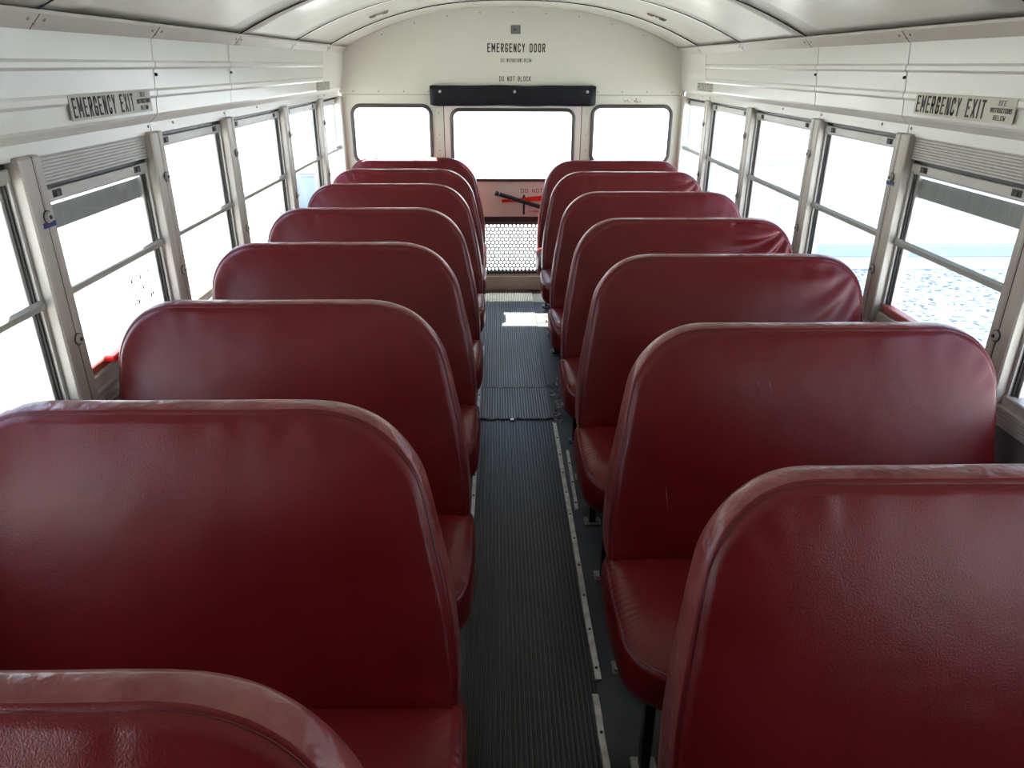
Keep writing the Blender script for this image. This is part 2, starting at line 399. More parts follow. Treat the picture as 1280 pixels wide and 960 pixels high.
# ------------------------------------------------------------------ header panels above the windows
def rib(zc, hw, xf, d=.0065):
    return [(xf(zc - hw), zc - hw), (xf(zc - hw * .45) - d, zc - hw * .45), (xf(zc + hw * .45) - d, zc + hw * .45), (xf(zc + hw), zc + hw)]
def face(z): return 1.118 - (z - 1.378) / (1.582 - 1.378) * .020
def header_profile(s, plain=False):
    p = [(WX, ZH - .016), (WX - .004, ZH - .014), (WX - .004, 1.352), (1.121, 1.372), (face(1.379), 1.379)]
    if plain: p += [(face(1.41), 1.41), (face(1.50), 1.50)]
    else: p += rib(1.434, .013, face, .0045) + rib(1.510, .012, face)
    p += [(face(1.575), 1.575), (face(1.582), 1.582)]
    return [(s * x, z) for x, z in p]
def rail_profile(s): return [(s * 1.0995, 1.579), (s * 1.095, 1.579), (s * 1.066, 1.609), (s * 1.066, 1.616), (s * 1.12, 1.63), (s * 1.13, 1.6)]
cuts = [YF, -0.98, 0.345, 1.005, 2.314, 2.971, 4.564, YR]
tn = 0
for s in (-1, 1):
    for a, b in zip(cuts, cuts[1:]):
        tn += 1
        pr = header_profile(s, plain=a > 4)
        g = .0022
        back = [(s * 1.104, 1.582), (s * 1.19, 1.56), (s * 1.19, ZH - .016)]
        o = struct(MB().extrude_y(pr + back, a + g, b - g, closed=True).build('trim_%d' % tn, 'cream', smooth=12))
        mb = MB()
        ys = [b - .015, a + .25 * (b - a)] if b > 2 else [b - .015]
        for yy in ys: mb.cyl((s * (WX - .004), yy, 1.342), (s * (WX - .008), yy, 1.342), .005, .003, 10)
        mb.build('screw', 'screw', o)
        if b in (2.314, 2.971):
            MB().cyl((s * (face(1.49)), b + .008, 1.484), (s * (face(1.49) - .006), b + .008, 1.484), .005, .004, 10).build('rivet', 'black', o)
    struct(MB().extrude_y([(s * 1.165, 1.35), (s * 1.127, 1.385), (s * 1.115, 1.56), (s * 1.14, 1.57)], YF, YR, closed=True).build('trim_backing', 'black'))
    # roof rail
    bows = [YF, -.9, .4, 1.72, 3.03, 3.85, 4.64, YR]
    o = struct(MB().extrude_y(rail_profile(s), YF, YR, closed=True).build('trim_rail', 'rail'))
    mb = MB(); mk = MB()
    for b in bows[3:-1] + [2.314]:
        for dy, z in ((-.03, 1.598), (.03, 1.598), (0.0, 1.590)):
            x = 1.095 - (z - 1.579) / .03 * .029
            mb.cyl((s * x, b + dy, z), (s * (x - .002), b + dy, z - .002), .0045, .003, 10)
        mk.tube([(s * 1.0955, b, 1.5785), (s * 1.066, b, 1.6085)], .0009, 6)
    mb.build('rivet', 'screw', o); mk.build('seam', 'black', o)

# ------------------------------------------------------------------ ceiling
NX = 48
def ceil_x(i): 
    t = -1 + 2 * i / NX
    return 1.085 * math.sin(t * math.pi / 2) if False else 1.085 * t
cm = MB(); seam = MB()
for k, (a, b) in enumerate(zip(bows, bows[1:])):
    n = 8; o = len(cm.v)
    for j in range(n + 1):
        y = a + (b - a) * j / n
        lift = .004 * (1 if k % 2 else 0) + (.012 if k == len(bows) - 2 else 0) * 0
        for i in range(NX + 1):
            x = ceil_x(i); cm.v.append((x, y, arc(x) + lift + .004 * noise.noise(Vector((x * 2.5, y * 2.5, 3))) * (1 - abs(x) / 1.085)))
    for j in range(n):
        for i in range(NX): cm.f.append((o + j * (NX + 1) + i, o + j * (NX + 1) + i + 1, o + (j + 1) * (NX + 1) + i + 1, o + (j + 1) * (NX + 1) + i))
cl = cm.build('ceiling', 'ceil', smooth=60, fix=False); struct(cl)
md = cl.modifiers.new('thick', 'SOLIDIFY'); md.thickness = -0.02 ; md.offset = -1
riv = MB()
for b in bows[3:-1]:
    pts = [(x, b, arc(x) - .0005) for x in [1.08 * (-1 + 2 * i / 60) for i in range(61)]]
    seam.tube(pts, .0024, 6)
    for i in range(2, 60, 3):
        x, y, z = pts[i]; riv.cyl((x, y + .012, z - .0005), (x, y + .012, z - .003), .0045, .003, 8)
seam.build('seam', 'black', cl); riv.build('rivet', 'ceil', cl)
for sx_ in (-1, 1):
    x0 = -.728 if sx_ < 0 else .746
    z = arc(x0) - .001; sl = (arc(x0 + .01) - arc(x0 - .01)) / .02
    mb = MB()
    mb.box(-.055, .055, -.011, .011, -.003, .002, .001); mb.box(-.05, -.02, -.008, .008, -.008, -.002, .002); mb.box(.015, .048, -.008, .008, -.009, -.002, .002)
    mb.cyl((0, 0, -.002), (0, 0, -.007), .006, .004, 10)
    o = mb.build('ceiling_clip', 'rust'); o.location = (x0, 4.305, z); o.rotation_euler = (0, -math.atan(sl), 0)
    tag(o, 'small rusty metal clip on the ceiling %s the rear door lettering' % ('to the left of' if sx_ < 0 else 'to the right of'), 'ceiling clip', 'rusty ceiling clips')

# ------------------------------------------------------------------ rear wall and emergency door
RX = Matrix(((1, 0, 0, 0), (0, 0, 1, 0), (0, 1, 0, 0), (0, 0, 0, 1)))    # plate XY -> world XZ
def plate(name, outer, holes, y, depth, m, parent=None):
    me = holed(name, outer, holes, depth)
    for v in me.vertices: v.co = (v.co.x, y + v.co.z, v.co.y)
    return link(name, me, m, parent)
xs = [1.09 - 2.18 * i / 60 for i in range(61)]
ZSM = 1.333
outer = [(-1.135, ZSM), (1.135, ZSM), (1.135, 1.40), (1.112, 1.58), (1.09, 1.62)] + [(x, arc(x) + .01) for x in xs[1:-1]] + [(-1.09, 1.62), (-1.112, 1.58), (-1.135, 1.40)]
wr = struct(plate('wall_rear', outer, [], YR + .012, .03, 'rearpaint'))
DX = .460
winL = rrect(-1.068, -.548, .90, 1.262, .055); winR = rrect(.535, 1.062, .90, 1.262, .055)
lowL = [(-1.15, 0.0), (-DX - .003, 0.0), (-DX - .003, ZSM - .003), (-1.15, ZSM - .003)]
lowR = [(DX + .003, 0.0), (1.15, 0.0), (1.15, ZSM - .003), (DX + .003, ZSM - .003)]
for k, (lo, wi) in enumerate(((lowL, winL), (lowR, winR))):
    q = plate('wall_rear_panel', lo, [wi], YR + .015, .03, 'rearpaint', wr)
    f = struct(MB().tube([(x, YR - .003, z) for x, z in wi], .013, 8, closed=True).build('window_%d' % (wn + 1 + k), 'gasket', smooth=60))
    me = holed('pane', wi, [], .003)
    for v in me.vertices: v.co = (v.co.x, YR + .012 + v.co.z, v.co.y)
    link('pane', me, 'glass', f)
mb = MB()
for x in [-1.05 + .165 * i for i in range(4)] + [.56 + .165 * i for i in range(4)]:
    mb.cyl((x, YR - .004, 1.352), (x, YR - .008, 1.352), .005, .003, 8)
for sx_ in (-1, 1):
    for z in (1.22, 1.08, .98): mb.cyl((sx_ * .495, YR - .002, z), (sx_ * .495, YR - .006, z), .0045, .003, 8)
for i in range(-4, 5): mb.cyl((i * .21, YR - .004, arc(i * .21) - .03), (i * .21, YR - .007, arc(i * .21) - .03), .005, .003, 8)
mb.build('rivet', 'screw', wr)
MB().box(-1.15, 1.15, YR + .031, YR + .045, 1.31, 1.36).box(-DX - .02, -DX + .02, YR + .031, YR + .045, 0, 1.32).box(DX - .02, DX + .02, YR + .031, YR + .045, 0, 1.32).build('backing', 'black', wr)
# faint rust rub by the right rear window
rb = MB()
for k in range(26):
    x = .80 + random.uniform(-.07, .07); z = 1.297 + random.uniform(-.012, .012); r_ = random.uniform(.0015, .005)
    rb.cyl((x, YR - .0002, z), (x, YR - .0012, z), r_, r_ * .9, 7)
rb.build('rust_scuff', 'rust', wr)['label'] = 'rust scuffs above the right rear window'
struct(MB().box(-1.15, 1.15, YR - .012, YR + .03, 0.0, .10, .003).build('trim_step', 'sillpaint'))
# coved corners between ceiling and rear wall
d = empty('door_1', (0, YR, .10)); struct(d)
dw = rrect(-.408, .408, .785, 1.238, .05); lw = rrect(-.39, .39, .135, .49, .03)
dl = plate('door_leaf', [(-DX + .002, .103), (DX - .002, .103), (DX - .002, ZSM - .004), (-DX + .002, ZSM - .004)], [dw, lw], YR + .014, .032, 'doorpaint'); local(dl, d)
local(MB().tube([(x, YR - .003, z) for x, z in dw], .0125, 8, closed=True).build('window_seal', 'gasket', smooth=60), d)
me = holed('upper_pane', dw, [], .003)
for v in me.vertices: v.co = (v.co.x, YR + .016 + v.co.z, v.co.y)
local(link('upper_pane', me, 'glass'), d)
me = holed('lower_pane', lw, [], .003)
for v in me.vertices: v.co = (v.co.x, YR + .018 + v.co.z, v.co.y)
local(link('lower_pane', me, 'glass'), d)
local(MB().tube([(x, YR - .004, z) for x, z in lw], .012, 8, closed=True).build('lower_seal', 'gasket', smooth=60), d)
local(MB().box(-DX + .01, DX - .01, YR - .012, YR - .0025, .495, .533, .003).build('rub_strip', 'darkmetal'), d)
for sx_ in (-1, 1): local(MB().box(sx_ * (DX - .004), sx_ * (DX + .005), YR + .001, YR + .02, .103, ZSM - .003).build('door_seal', 'black'), d)
# expanded wire screen
mb = MB(); pw = .0275; ph = .0238; w2 = .0011
def seg(x0, z0, x1, z1, hw=.0047):
    dx, dz = x1 - x0, z1 - z0; L = math.hypot(dx, dz); nx, nz = -dz / L * hw, dx / L * hw
    ys = (YR - .0055, YR - .0025)
    vs = [(x, y, z) for y in ys for x, z in ((x0 + nx, z0 + nz), (x1 + nx, z1 + nz), (x1 - nx, z1 - nz), (x0 - nx, z0 - nz))]
    mb.add(vs, [(0, 1, 2, 3), (7, 6, 5, 4), (0, 4, 5, 1), (1, 5, 6, 2), (2, 6, 7, 3), (3, 7, 4, 0)])
row = 0; z = .135; R6 = pw / math.sqrt(3)
while z < .50:
    x = -.40 + (pw / 2 if row % 2 else 0)
    while x < .40:
        for a in (90, 30, -30):     # three edges of each hexagon
            p0 = (x + R6 * math.cos(math.radians(a)), z + R6 * math.sin(math.radians(a))); p1 = (x + R6 * math.cos(math.radians(a - 60)), z + R6 * math.sin(math.radians(a - 60)))
            seg(*p0, *p1)
        x += pw
    z += R6 * 1.5; row += 1
local(mb.build('wire_screen', 'wire', fix=False), d)
# lettering, sign, lever on the door
fr = lambda x, z, y=YR - .003: Matrix(((1, 0, 0, x), (0, 0, -1, y), (0, 1, 0, z), (0, 0, 0, 1)))
def on_wall(t, x, z, w_, h, m='ink', **k): return text(t, fr(x, z), w_, h, m, wr, **k)
on_wall('EMERGENCY DOOR', .021, 1.614, .375, .052)
on_wall('SEE INSTRUCTIONS BELOW', .019, 1.540, .200, .022)
on_wall('DO NOT BLOCK', .014, 1.430, .208, .030)
o = MB().box(-.013, .047, YR - .012, YR - .002, 1.695, 1.745, .003).build('buzzer_plate', 'greysticker')
tag(o, 'small square grey plate on the rear wall above the door lettering', 'plate')
MB().box(.0, .02, YR - .0135, YR - .0115, 1.712, 1.728, .001).build('centre_mark', 'wire', o)
local(text('DO NOT', fr(.135, .712), .15, .026, 'inkred'), d)
ar = MB(); ar.box(.073, .087, YR - .004, YR - .0015, .548, .655)
ar.add([(.062, YR - .004, .652), (.098, YR - .004, .652), (.080, YR - .004, .690), (.062, YR - .0015, .652), (.098, YR - .0015, .652), (.080, YR - .0015, .690)], [(0, 1, 2), (5, 4, 3), (0, 3, 4, 1), (1, 4, 5, 2), (2, 5, 3, 0)])
local(ar.build('arrow_decal', 'ink'), d)['label'] = 'black arrow pointing up'
for t, z, w_ in (('PULL TO', .668, .09), ('OPEN', .605, .07), ('LIFT HANDLE', .570, .085)): local(text(t, fr(.150, z), w_, .011, 'ink'), d)
rd = MB()
rd.add([(-.075, YR - .010, .632), (.30, YR - .010, .648), (.30, YR - .010, .690), (.0, YR - .010, .655), (-.075, YR - .010, .652)] + [(-.075, YR - .002, .632), (.30, YR - .002, .648), (.30, YR - .002, .690), (.0, YR - .002, .655), (-.075, YR - .002, .652)],
       [(0, 1, 2, 3, 4), (9, 8, 7, 6, 5), (0, 5, 6, 1), (1, 6, 7, 2), (2, 7, 8, 3), (3, 8, 9, 4), (4, 9, 5, 0)])
local(rd.build('lever_backplate', 'red'), d)['label'] = 'bright red pointer plate behind the lever'
lv = MB(); p0, p1 = Vector((-.095, YR - .055, .697)), Vector((.27, YR - .045, .585))
lv.tube([p0.lerp(p1, t) for t in (0, .1, .5, .9, 1)], .0145, 14)
lo = local(lv.build('door_handle', 'black', smooth=50), d)
tp = MB().tube([p0.lerp(p1, t) for t in (-.075, -.07, -.02, 0)], .0165, 14).build('grip_end', 'darkmetal', smooth=50); local(tp, d)
local(MB().tube([p0.lerp(p1, t) for t in (-.005, .012)], .0168, 14).build('grip_ring', 'screw', smooth=50), d)
local(MB().cyl((.27, YR - .05, .585), (.27, YR, .585), .02, .026, 16).build('handle_hub', 'darkmetal', smooth=50), d)

# padded bumper over the door
pd = empty('header_pad', (0, YR, 1.262), 'long black padded crash cushion mounted over the rear emergency door', 'pad')
mb = MB(); N = 60; K = 24
for i in range(N + 1):
    t = -1 + 2 * i / N; x = .545 * t
    e = 1 - max(0, (abs(t) - .93) / .07) ** 2 * .35
    for k in range(K):
        a = 2 * math.pi * k / K; ca, sa = math.cos(a), math.sin(a)
        u = math.copysign(abs(ca) ** .45, ca); v = math.copysign(abs(sa) ** .5, sa)
        wob = 1 + .03 * noise.noise(Vector((x * 7, a, 1)))
        sag = .004 * noise.noise(Vector((x * 5, 9, 1)))
        dep = .026 * e * wob; hh = .064 * (1 - .10 * max(0, (abs(t) - .96) / .04))
        mb.v.append((x, YR - .030 + u * dep, 1.326 + v * hh + sag + .004 * max(0, abs(t) - .9) * 10))
for i in range(N):
    for k in range(K): mb.f.append((i * K + k, i * K + (k + 1) % K, (i + 1) * K + (k + 1) % K, (i + 1) * K + k))
mb.f += [tuple(range(K))[::-1], tuple(range(N * K, N * K + K))]
local(mb.build('pad_cover', 'blackpad', smooth=70), pd)
for x in (-.478, .01, .487):
    local(MB().cyl((x, YR - .0555, 1.353), (x, YR - .060, 1.353), .010, .006, 14).build('button', 'screw', smooth=50), pd)

# ------------------------------------------------------------------ stickers on the header panels
def side_mtx(s, y, z, x):
    if s < 0: return Matrix(((0, 0, 1, x), (1, 0, 0, y), (0, 1, 0, z), (0, 0, 0, 1)))
    return Matrix(((0, 0, -1, x), (-1, 0, 0, y), (0, 1, 0, z), (0, 0, 0, 1)))
for s, ya, yb, m_, lab in ((-1, 1.828, 2.262, 'sticker', 'tan EMERGENCY EXIT sticker on the panel over the left row windows'), (1, 1.792, 2.236, 'stickerpale', 'pale yellowed EMERGENCY EXIT sticker on the panel over the right row windows')):
    x = s * 1.1070
    o = MB().box(x - .0006, x + .0006 , ya, yb, 1.388, 1.445).build('exit_sticker', m_)
    tag(o, lab, 'sticker')
    o2 = x - s * .0009
    n = (yb - ya)
    big = (ya + n * .385) if s < 0 else (yb - n * .385)
    sm = (ya + n * .885) if s < 0 else (yb - n * .885)
    text('EMERGENCY EXIT', side_mtx(s, big, 1.4165, o2), n * .72, .045, 'ink', o)
    for k, (t, wd) in enumerate((('SEE', .030), ('INSTRUCTIONS', .082), ('BELOW', .046))):
        text(t, side_mtx(s, sm, 1.434 - k * .017, o2), wd, .0115, 'ink', o)
for s in (-1, 1):
    x = s * 1.1135
    o = MB().box(x - .0005, x + .0005, 4.40, 4.74, 1.374, 1.420).build('route_sticker', 'fadedsticker')
    tag(o, 'faded dark lettered ROUTE sticker high on the %s panel beside the rear wall' % ('left' if s < 0 else 'right'), 'sticker', 'faded route stickers')
    text('ROUTE', side_mtx(s, 4.57, 1.397, x - s * .0008), .31, .040, 'greysticker', o)

# ------------------------------------------------------------------ aisle floor covering
def ribbed(name, x0, x1, y0, y1, z0, h, m, pitch=.0125, tear=None, end_fall=0):
    mb = MB(); n = int(round((x1 - x0) / pitch)); pitch = (x1 - x0) / n
    prof = [(x0, z0)]
    for i in range(n):
        a = x0 + i * pitch
        prof += [(a, z0 + h * .3), (a + pitch * .16, z0 + h), (a + pitch * .56, z0 + h), (a + pitch * .72, z0 + h * .3)]
    prof.append((x1, z0))
    J = max(2, int((y1 - y0) / .05)); o = len(mb.v)
    for j in range(J + 1):
        y = y0 + (y1 - y0) * j / J
        for x, z in prof:
            yy = y
            if tear and j in (0, J): yy += .012 * noise.noise(Vector((x * 25, j, tear)))
            zz = z + .0012 * noise.noise(Vector((x * 6, y * 5, 0)))
            mb.v.append((x, yy, max(zz, .0002) if z > z0 else z))
    n = len(prof)
    for j in range(J):
        for i in range(n - 1): mb.f.append((o + j * n + i, o + j * n + i + 1, o + (j + 1) * n + i + 1, o + (j + 1) * n + i))
    mb.f += [tuple(range(o, o + n)), tuple(range(o + J * n, o + J * n + n))[::-1]]
    ob = mb.build(name, m, fix=False); ob.data.materials.append(M[m + 'worn'])
    for q in ob.data.polygons:
        if q.index < J * (n - 1) and (q.index % (n - 1)) % 4 == 2: q.material_index = 1
    return ob
o = ribbed('aisle_mat', -.205, .147, YF + .05, 2.995, .0, .0055, 'mat', tear=1)
tag(o, 'long black ribbed rubber aisle mat running from the foreground to the crosswise seam', 'floor mat')
o = ribbed('aisle_mat', -.198, .150, 3.02, 3.375, .0, .010, 'matold', tear=2)
tag(o, 'short raised piece of worn grey ribbed matting with a torn front edge', 'floor mat')
o = ribbed('aisle_mat', -.190, .142, 3.385, YR - .014, .0, .0055, 'matold', tear=3)
tag(o, 'grey worn ribbed aisle mat reaching back to the emergency door', 'floor mat')
o = MB().cyl((-.045, 3.005, .0), (-.045, 3.005, .013), .014, .009, 14).build('floor_bolt', 'screw'); tag(o, 'round metal bolt head at the seam between the two mats', 'bolt')
def strip(x0, y0, x1, y1, w_, lab, bend=None):
    r = empty('floor_strip', (x0, y0, 0), lab, 'floor strip', 'metal edging strips along the aisle mat')
    J = max(4, int((y1 - y0) / .06)); mb = MB(); pts = []
    for j in range(J + 1):
        t = j / J; x = x0 + (x1 - x0) * t + .002 * noise.noise(Vector((t * 5, y0, 2))); pts.append((x, y0 + (y1 - y0) * t, .0075 + .001 * noise.noise(Vector((t * 6, 1, y0)))))
    for (x, y, z) in pts: mb.v += [(x - w_ / 2, y, .0), (x - w_ / 2 + .002, y, z), (x + w_ / 2 - .002, y, z), (x + w_ / 2, y, .0)]
    for j in range(J):
        for k in range(3): mb.f.append((j * 4 + k, j * 4 + k + 1, j * 4 + 5 + k, j * 4 + 4 + k))
        mb.f.append((j * 4 + 3, j * 4, j * 4 + 4, j * 4 + 7))
    mb.f += [(0, 1, 2, 3), (J * 4 + 3, J * 4 + 2, J * 4 + 1, J * 4)]
    local(mb.build('strip', 'strip'), r)
    y = y0 + .04
    while y < y1:
        t = (y - y0) / (y1 - y0); x = x0 + (x1 - x0) * t
        local(MB().cyl((x, y, .0075), (x, y, .0105), .0045, .003, 10).build('screw', 'darkmetal'), r); y += .148
strip(-.206, 2.03, -.204, 2.985, .017, 'pale metal edging strip left of the mat ending beside the crosswise seam')
strip(-.205, 3.10, -.192, 3.98, .016, 'pale metal edging strip at the left edge of the far worn mat')
strip(.154, 1.455, .150, 2.985, .019, 'longest pale metal edging strip, right of the black mat')
strip(.141, .95, .139, 1.405, .019, 'nearest pale metal edging strip, right of the mat at the bottom edge of the photo')
strip(.180, 2.27, .186, 2.72, .014, 'short pale metal strip lying outside the long right edging strip')
cr = MB()
for k in range(75):
    x = random.gauss(.175, .012); y = random.uniform(2.98, 3.45); r_ = random.uniform(.0025, .009)
    if k % 4 == 0: x = random.gauss(.172, .008)
    z = r_ * .5
    vs = [(x + r_ * random.uniform(.5, 1.2) * math.cos(a), y + r_ * random.uniform(.5, 1.6) * math.sin(a), zz) for zz in (0.0, z) for a in [i * math.pi / 3 for i in range(6)]]
    cr.add(vs, [(0, 1, 2, 3, 4, 5), (11, 10, 9, 8, 7, 6)] + [(i, (i + 1) % 6, 6 + (i + 1) % 6, 6 + i) for i in range(6)])
o = cr.build('rubber_crumbs', 'crumb'); tag(o, 'broken crumbs of old mat and grit by the torn edge right of the aisle', 'crumbs', kind='stuff')

# ------------------------------------------------------------------ seats
ZT, ZB = .948, .375
def outline(w_, r_in, r_out, N=176, aisle=1):
    # closed outline in (u,z); u = 0 at wall side, w_ at aisle side; returns points with aisle edge tapering in towards the top
    pts = []
    def corner(cx, cz, rx, rz, a0, n, e=2.25):
        for i in range(n + 1):
            a = math.radians(a0 + 90 * i / n); c, s_ = math.cos(a), math.sin(a)
            pts.append((cx + rx * math.copysign(abs(c) ** (2 / e), c), cz + rz * math.copysign(abs(s_) ** (2 / e), s_)))
    def line(p, q, n):
        for i in range(1, n): pts.append((p[0] + (q[0] - p[0]) * i / n, p[1] + (q[1] - p[1]) * i / n))
    tw, rb = .015, .045
    tab = [(-.01, .425), (0, .47), (.006, .53), (.017, .59), (.033, .65), (.053, .71), (.073, .77), (.096, .825), (.122, .868), (.155, .903), (.195, .928), (.245, .943), (.30, .948), (.34, .948)]
    tab[0] = (0, ZB + rb); k_ = .68 * r_in / .185
    tab = [(w_ - o_ * (k_ + (.22 * max(0, (z - .82) / .128))), z) for o_, z in tab]
    crv = []
    for i in range(len(tab) - 1):
        p0 = tab[max(i - 1, 0)]; p1 = tab[i]; p2 = tab[i + 1]; p3 = tab[min(i + 2, len(tab) - 1)]
        for j in range(4):
            t = j / 4; f = lambda q: .5 * (2 * p1[q] + (p2[q] - p0[q]) * t + (2 * p0[q] - 5 * p1[q] + 4 * p2[q] - p3[q]) * t * t + (3 * p1[q] - p0[q] - 3 * p2[q] + p3[q]) * t ** 3)
            crv.append((f(0), min(f(1), ZT)))
    pts += crv; pa = tab[-1]; pts.append(pa)
    line(pa, (tw + r_out, ZT), 30)
    corner(tw + r_out, ZT - r_out, r_out, r_out, 90, 24)
    line(pts[-1], (0, ZB + rb), 22)
    corner(rb, ZB + rb, rb, rb, 180, 8)
    line(pts[-1], (w_ - rb, ZB), 34)
    corner(w_ - rb, ZB + rb, rb, rb, 270, 8)
    pts.pop()
    return pts
def yf(z): return -.058 - (ZT - z) * .355
def yr(z): return -(ZT - z) * .215
def make_seat(side, crest, w_, xo, seed, label, wrinkle=0.0, r_in=.185, r_out=.16, dz=0.0, scratch=()):
    # side -1: left row (wall at x<0), u runs from the wall towards the aisle
    grp = 'maroon bus seats in the %s row' % ('left' if side < 0 else 'right')
    r = empty('bus_seat', (xo - side * w_ / 2, crest - .25, 0), label, 'bus seat', grp)
    X = lambda u: xo - side * u
    pts = outline(w_, r_in, r_out); N = len(pts)
    zc = (ZT + ZB) / 2; m0, m1 = .27, w_ - .27
    cen = [(min(max(p[0], m0), m1), zc) for p in pts]
    dist = [math.hypot(p[0] - c[0], p[1] - c[1]) for p, c in zip(pts, cen)]
    # rings: (inset metres or fraction, depth fraction front->rear)
    rings = []
    for q in (0, .08, .16, .24, .32, .40, .48, .55, .62, .68, .74, .79, .83, .87, .90): rings.append(('s', q, 0.0))
    rings += [('d', .022, 0.0), ('d', .017, .006), ('d', .013, .025), ('d', .0105, .075), ('d', .009, .10), ('d', .0065, .10), ('d', .003, .16), ('d', .0008, .30), ('d', 0, .5), ('d', .0008, .72), ('d', .004, .90), ('d', .011, .98), ('d', .025, 1.0)]
    rings += [('s', .6, 1.0), ('s', .3, 1.0), ('s', 0, 1.0)]
    mb = MB(); wl = []
    so = Vector((seed * 3.1, seed * 1.7, 0))
    for ri, (kd, q, f) in enumerate(rings):
        for k in range(N):
            P, c, dd = pts[k], cen[k], dist[k]
            s_ = q if kd == 's' else 1 - q / dd
            u = c[0] + (P[0] - c[0]) * s_; z = c[1] + (P[1] - c[1]) * s_
            y = yf(z) * (1 - f) + yr(z) * f
            if f < .02:
                b = .020 * (1 - s_ ** 4)
                y -= b
                y += .006 * noise.noise(Vector((u * 3.2, z * 3.2, 0)) + so) * (1 - s_ ** 6)
                # edge puckers from the seam
                y += .0016 * math.sin(k * .9 + 6 * noise.noise(Vector((k * .07, seed, 0)))) * max(0, (s_ - .72) / .28) * (1 if s_ < .97 else .3)
                # crease where the cushion meets the back
                if z < .50: y += .004 * math.sin((z - .37) * 95 + u * 4) * max(0, 1 - (z - .375) / .125)
                if wrinkle:
                    # pulled folds fanning from the top wall-side corner
                    du, dz_ = u - .03, (ZT - .02) - z
                    rr = math.hypot(du, dz_); an = math.atan2(dz_, du)
                    mask = math.exp(-((rr - .17) / .12) ** 2)
                    y += wrinkle * .010 * mask * math.sin(an * 13 + rr * 16 + seed)
            else:
                lump = .0022 * noise.noise(Vector((k * .12, f * 2, seed))) * (1 - abs(f - .5))
                u += (P[0] - c[0]) / dd * lump; z += (P[1] - c[1]) / dd * lump
            mb.v.append((X(u), crest + y, z + dz))
            if ri == 19: wl.append(Vector((X(u), crest + y + .0012, z + dz)))
    for ri in range(len(rings) - 1):
        for k in range(N): mb.f.append((ri * N + k, ri * N + (k + 1) % N, (ri + 1) * N + (k + 1) % N, (ri + 1) * N + k))
    bk = local(mb.build('backrest', 'vinyl', smooth=75), r); bk.data.materials.append(M['wornsheen'])
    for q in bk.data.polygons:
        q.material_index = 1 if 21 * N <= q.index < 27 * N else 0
    pp = MB().tube(wl, .0021, 6, closed=True).build('piping', 'welt', smooth=60); pp.parent = bk; pp.matrix_parent_inverse = Matrix.Identity(4)
    if scratch:
        from mathutils.bvhtree import BVHTree
        tree = BVHTree.FromPolygons([Vector(v) for v in mb.v], mb.f)
        for (xa, za), (xb, zb) in scratch:
            ps = []
            for i in range(7):
                h = tree.ray_cast(Vector((xa + (xb - xa) * i / 6, 0, za + (zb - za) * i / 6)), Vector((0, 1, 0)))
                if h[0]: ps.append(h[0] - Vector((0, .0002, 0)))
            if len(ps) > 2:
                g = MB().tube(ps, .0008, 5).build('scratch', 'wornvinyl'); g.parent = bk; g.matrix_parent_inverse = Matrix.Identity(4); g['label'] = 'short pale scratch'
    # cushion (plan outline u,v with v forward = -y)
    cz0, cz1 = .300, .425
    uo = w_ + .012
    D0, D1 = .175, .600           # rear and front distance ahead of the crest
    rf = .12
    pc = []
    def cc(cx, cv, rad, a0, n):
        for i in range(n + 1):
            a = math.radians(a0 + 90 * i / n); pc.append((cx + rad * math.cos(a), cv + rad * math.sin(a)))
    cc(uo - rf, D1 - rf, rf, 0, 30); p = pc[-1]
    for i in range(1, 24): pc.append((p[0] + (.02 + .06 - p[0]) * i / 24, D1))
    cc(.02 + .06, D1 - .06, .06, 90, 8)
    for i in range(1, 8): pc.append((.02, D1 - .06 + (D0 + .03 - D1 + .06) * i / 8))
    cc(.02 + .03, D0 + .03, .03, 180, 4)
    for i in range(1, 24): pc.append((.05 + (uo - .05 - .05) * i / 24, D0))
    cc(uo - .05, D0 + .05, .05, 270, 6)
    for i in range(1, 48): pc.append((uo + .004 * math.sin(math.pi * i / 48), D0 + .05 + (D1 - rf - D0 - .05) * i / 48))
    n2 = len(pc); vc = (D0 + D1) / 2; cen2 = [(min(max(p[0], .22), uo - .20), vc) for p in pc]
    rg = [(0, 1, 0), (.25, 1, 0), (.45, 1, 0), (.62, .998, 0), (.75, .99, 0), (.84, .97, 0), (.90, .935, 0), (.935, .895, 0), (.950, .870, 0), (.958, .872, 0), (.975, .84, 0), (.992, .72, 0), (1.0, .5, 0), (.996, .25, 0), (.97, .07, 0), (.92, 0, 0), (.5, 0, 0), (0, 0, 0)]
    mb = MB(); wl = []
    for ri, (s_, h, _) in enumerate(rg):
        for k in range(n2):
            P, c = pc[k], cen2[k]; u = c[0] + (P[0] - c[0]) * s_; v = c[1] + (P[1] - c[1]) * s_
            z = cz0 + (cz1 - cz0) * h
            if h > .8:
                z += .012 * (1 - s_ ** 2) + .004 * noise.noise(Vector((u * 4, v * 4, 5)) + so)
                ed = max(0, (s_ - .6) / .4) * (1 if s_ < .97 else .4)
                z += .0013 * ed * math.sin((v + .3 * (uo - u)) * 330 + 5 * noise.noise(Vector((v * 9, seed, 2)))) * (1 if u > uo - .16 else .0)
                z -= .012 * max(0, (v - D1 + .14) / .14) ** 2
            mb.v.append((X(u), crest - v, z))
            if ri == 8: wl.append(Vector((X(u), crest - v, z + .0005)))
    for ri in range(len(rg) - 1):
        for k in range(n2): mb.f.append((ri * n2 + k, ri * n2 + (k + 1) % n2, (ri + 1) * n2 + (k + 1) % n2, (ri + 1) * n2 + k))
    cs = local(mb.build('cushion', 'seatvinyl', smooth=75), r)
    pp = MB().tube(wl, .002, 6, closed=True).build('piping', 'welt', smooth=60); pp.parent = cs; pp.matrix_parent_inverse = Matrix.Identity(4)
    # frame and legs
    lu = w_ - .075
    fb = MB()
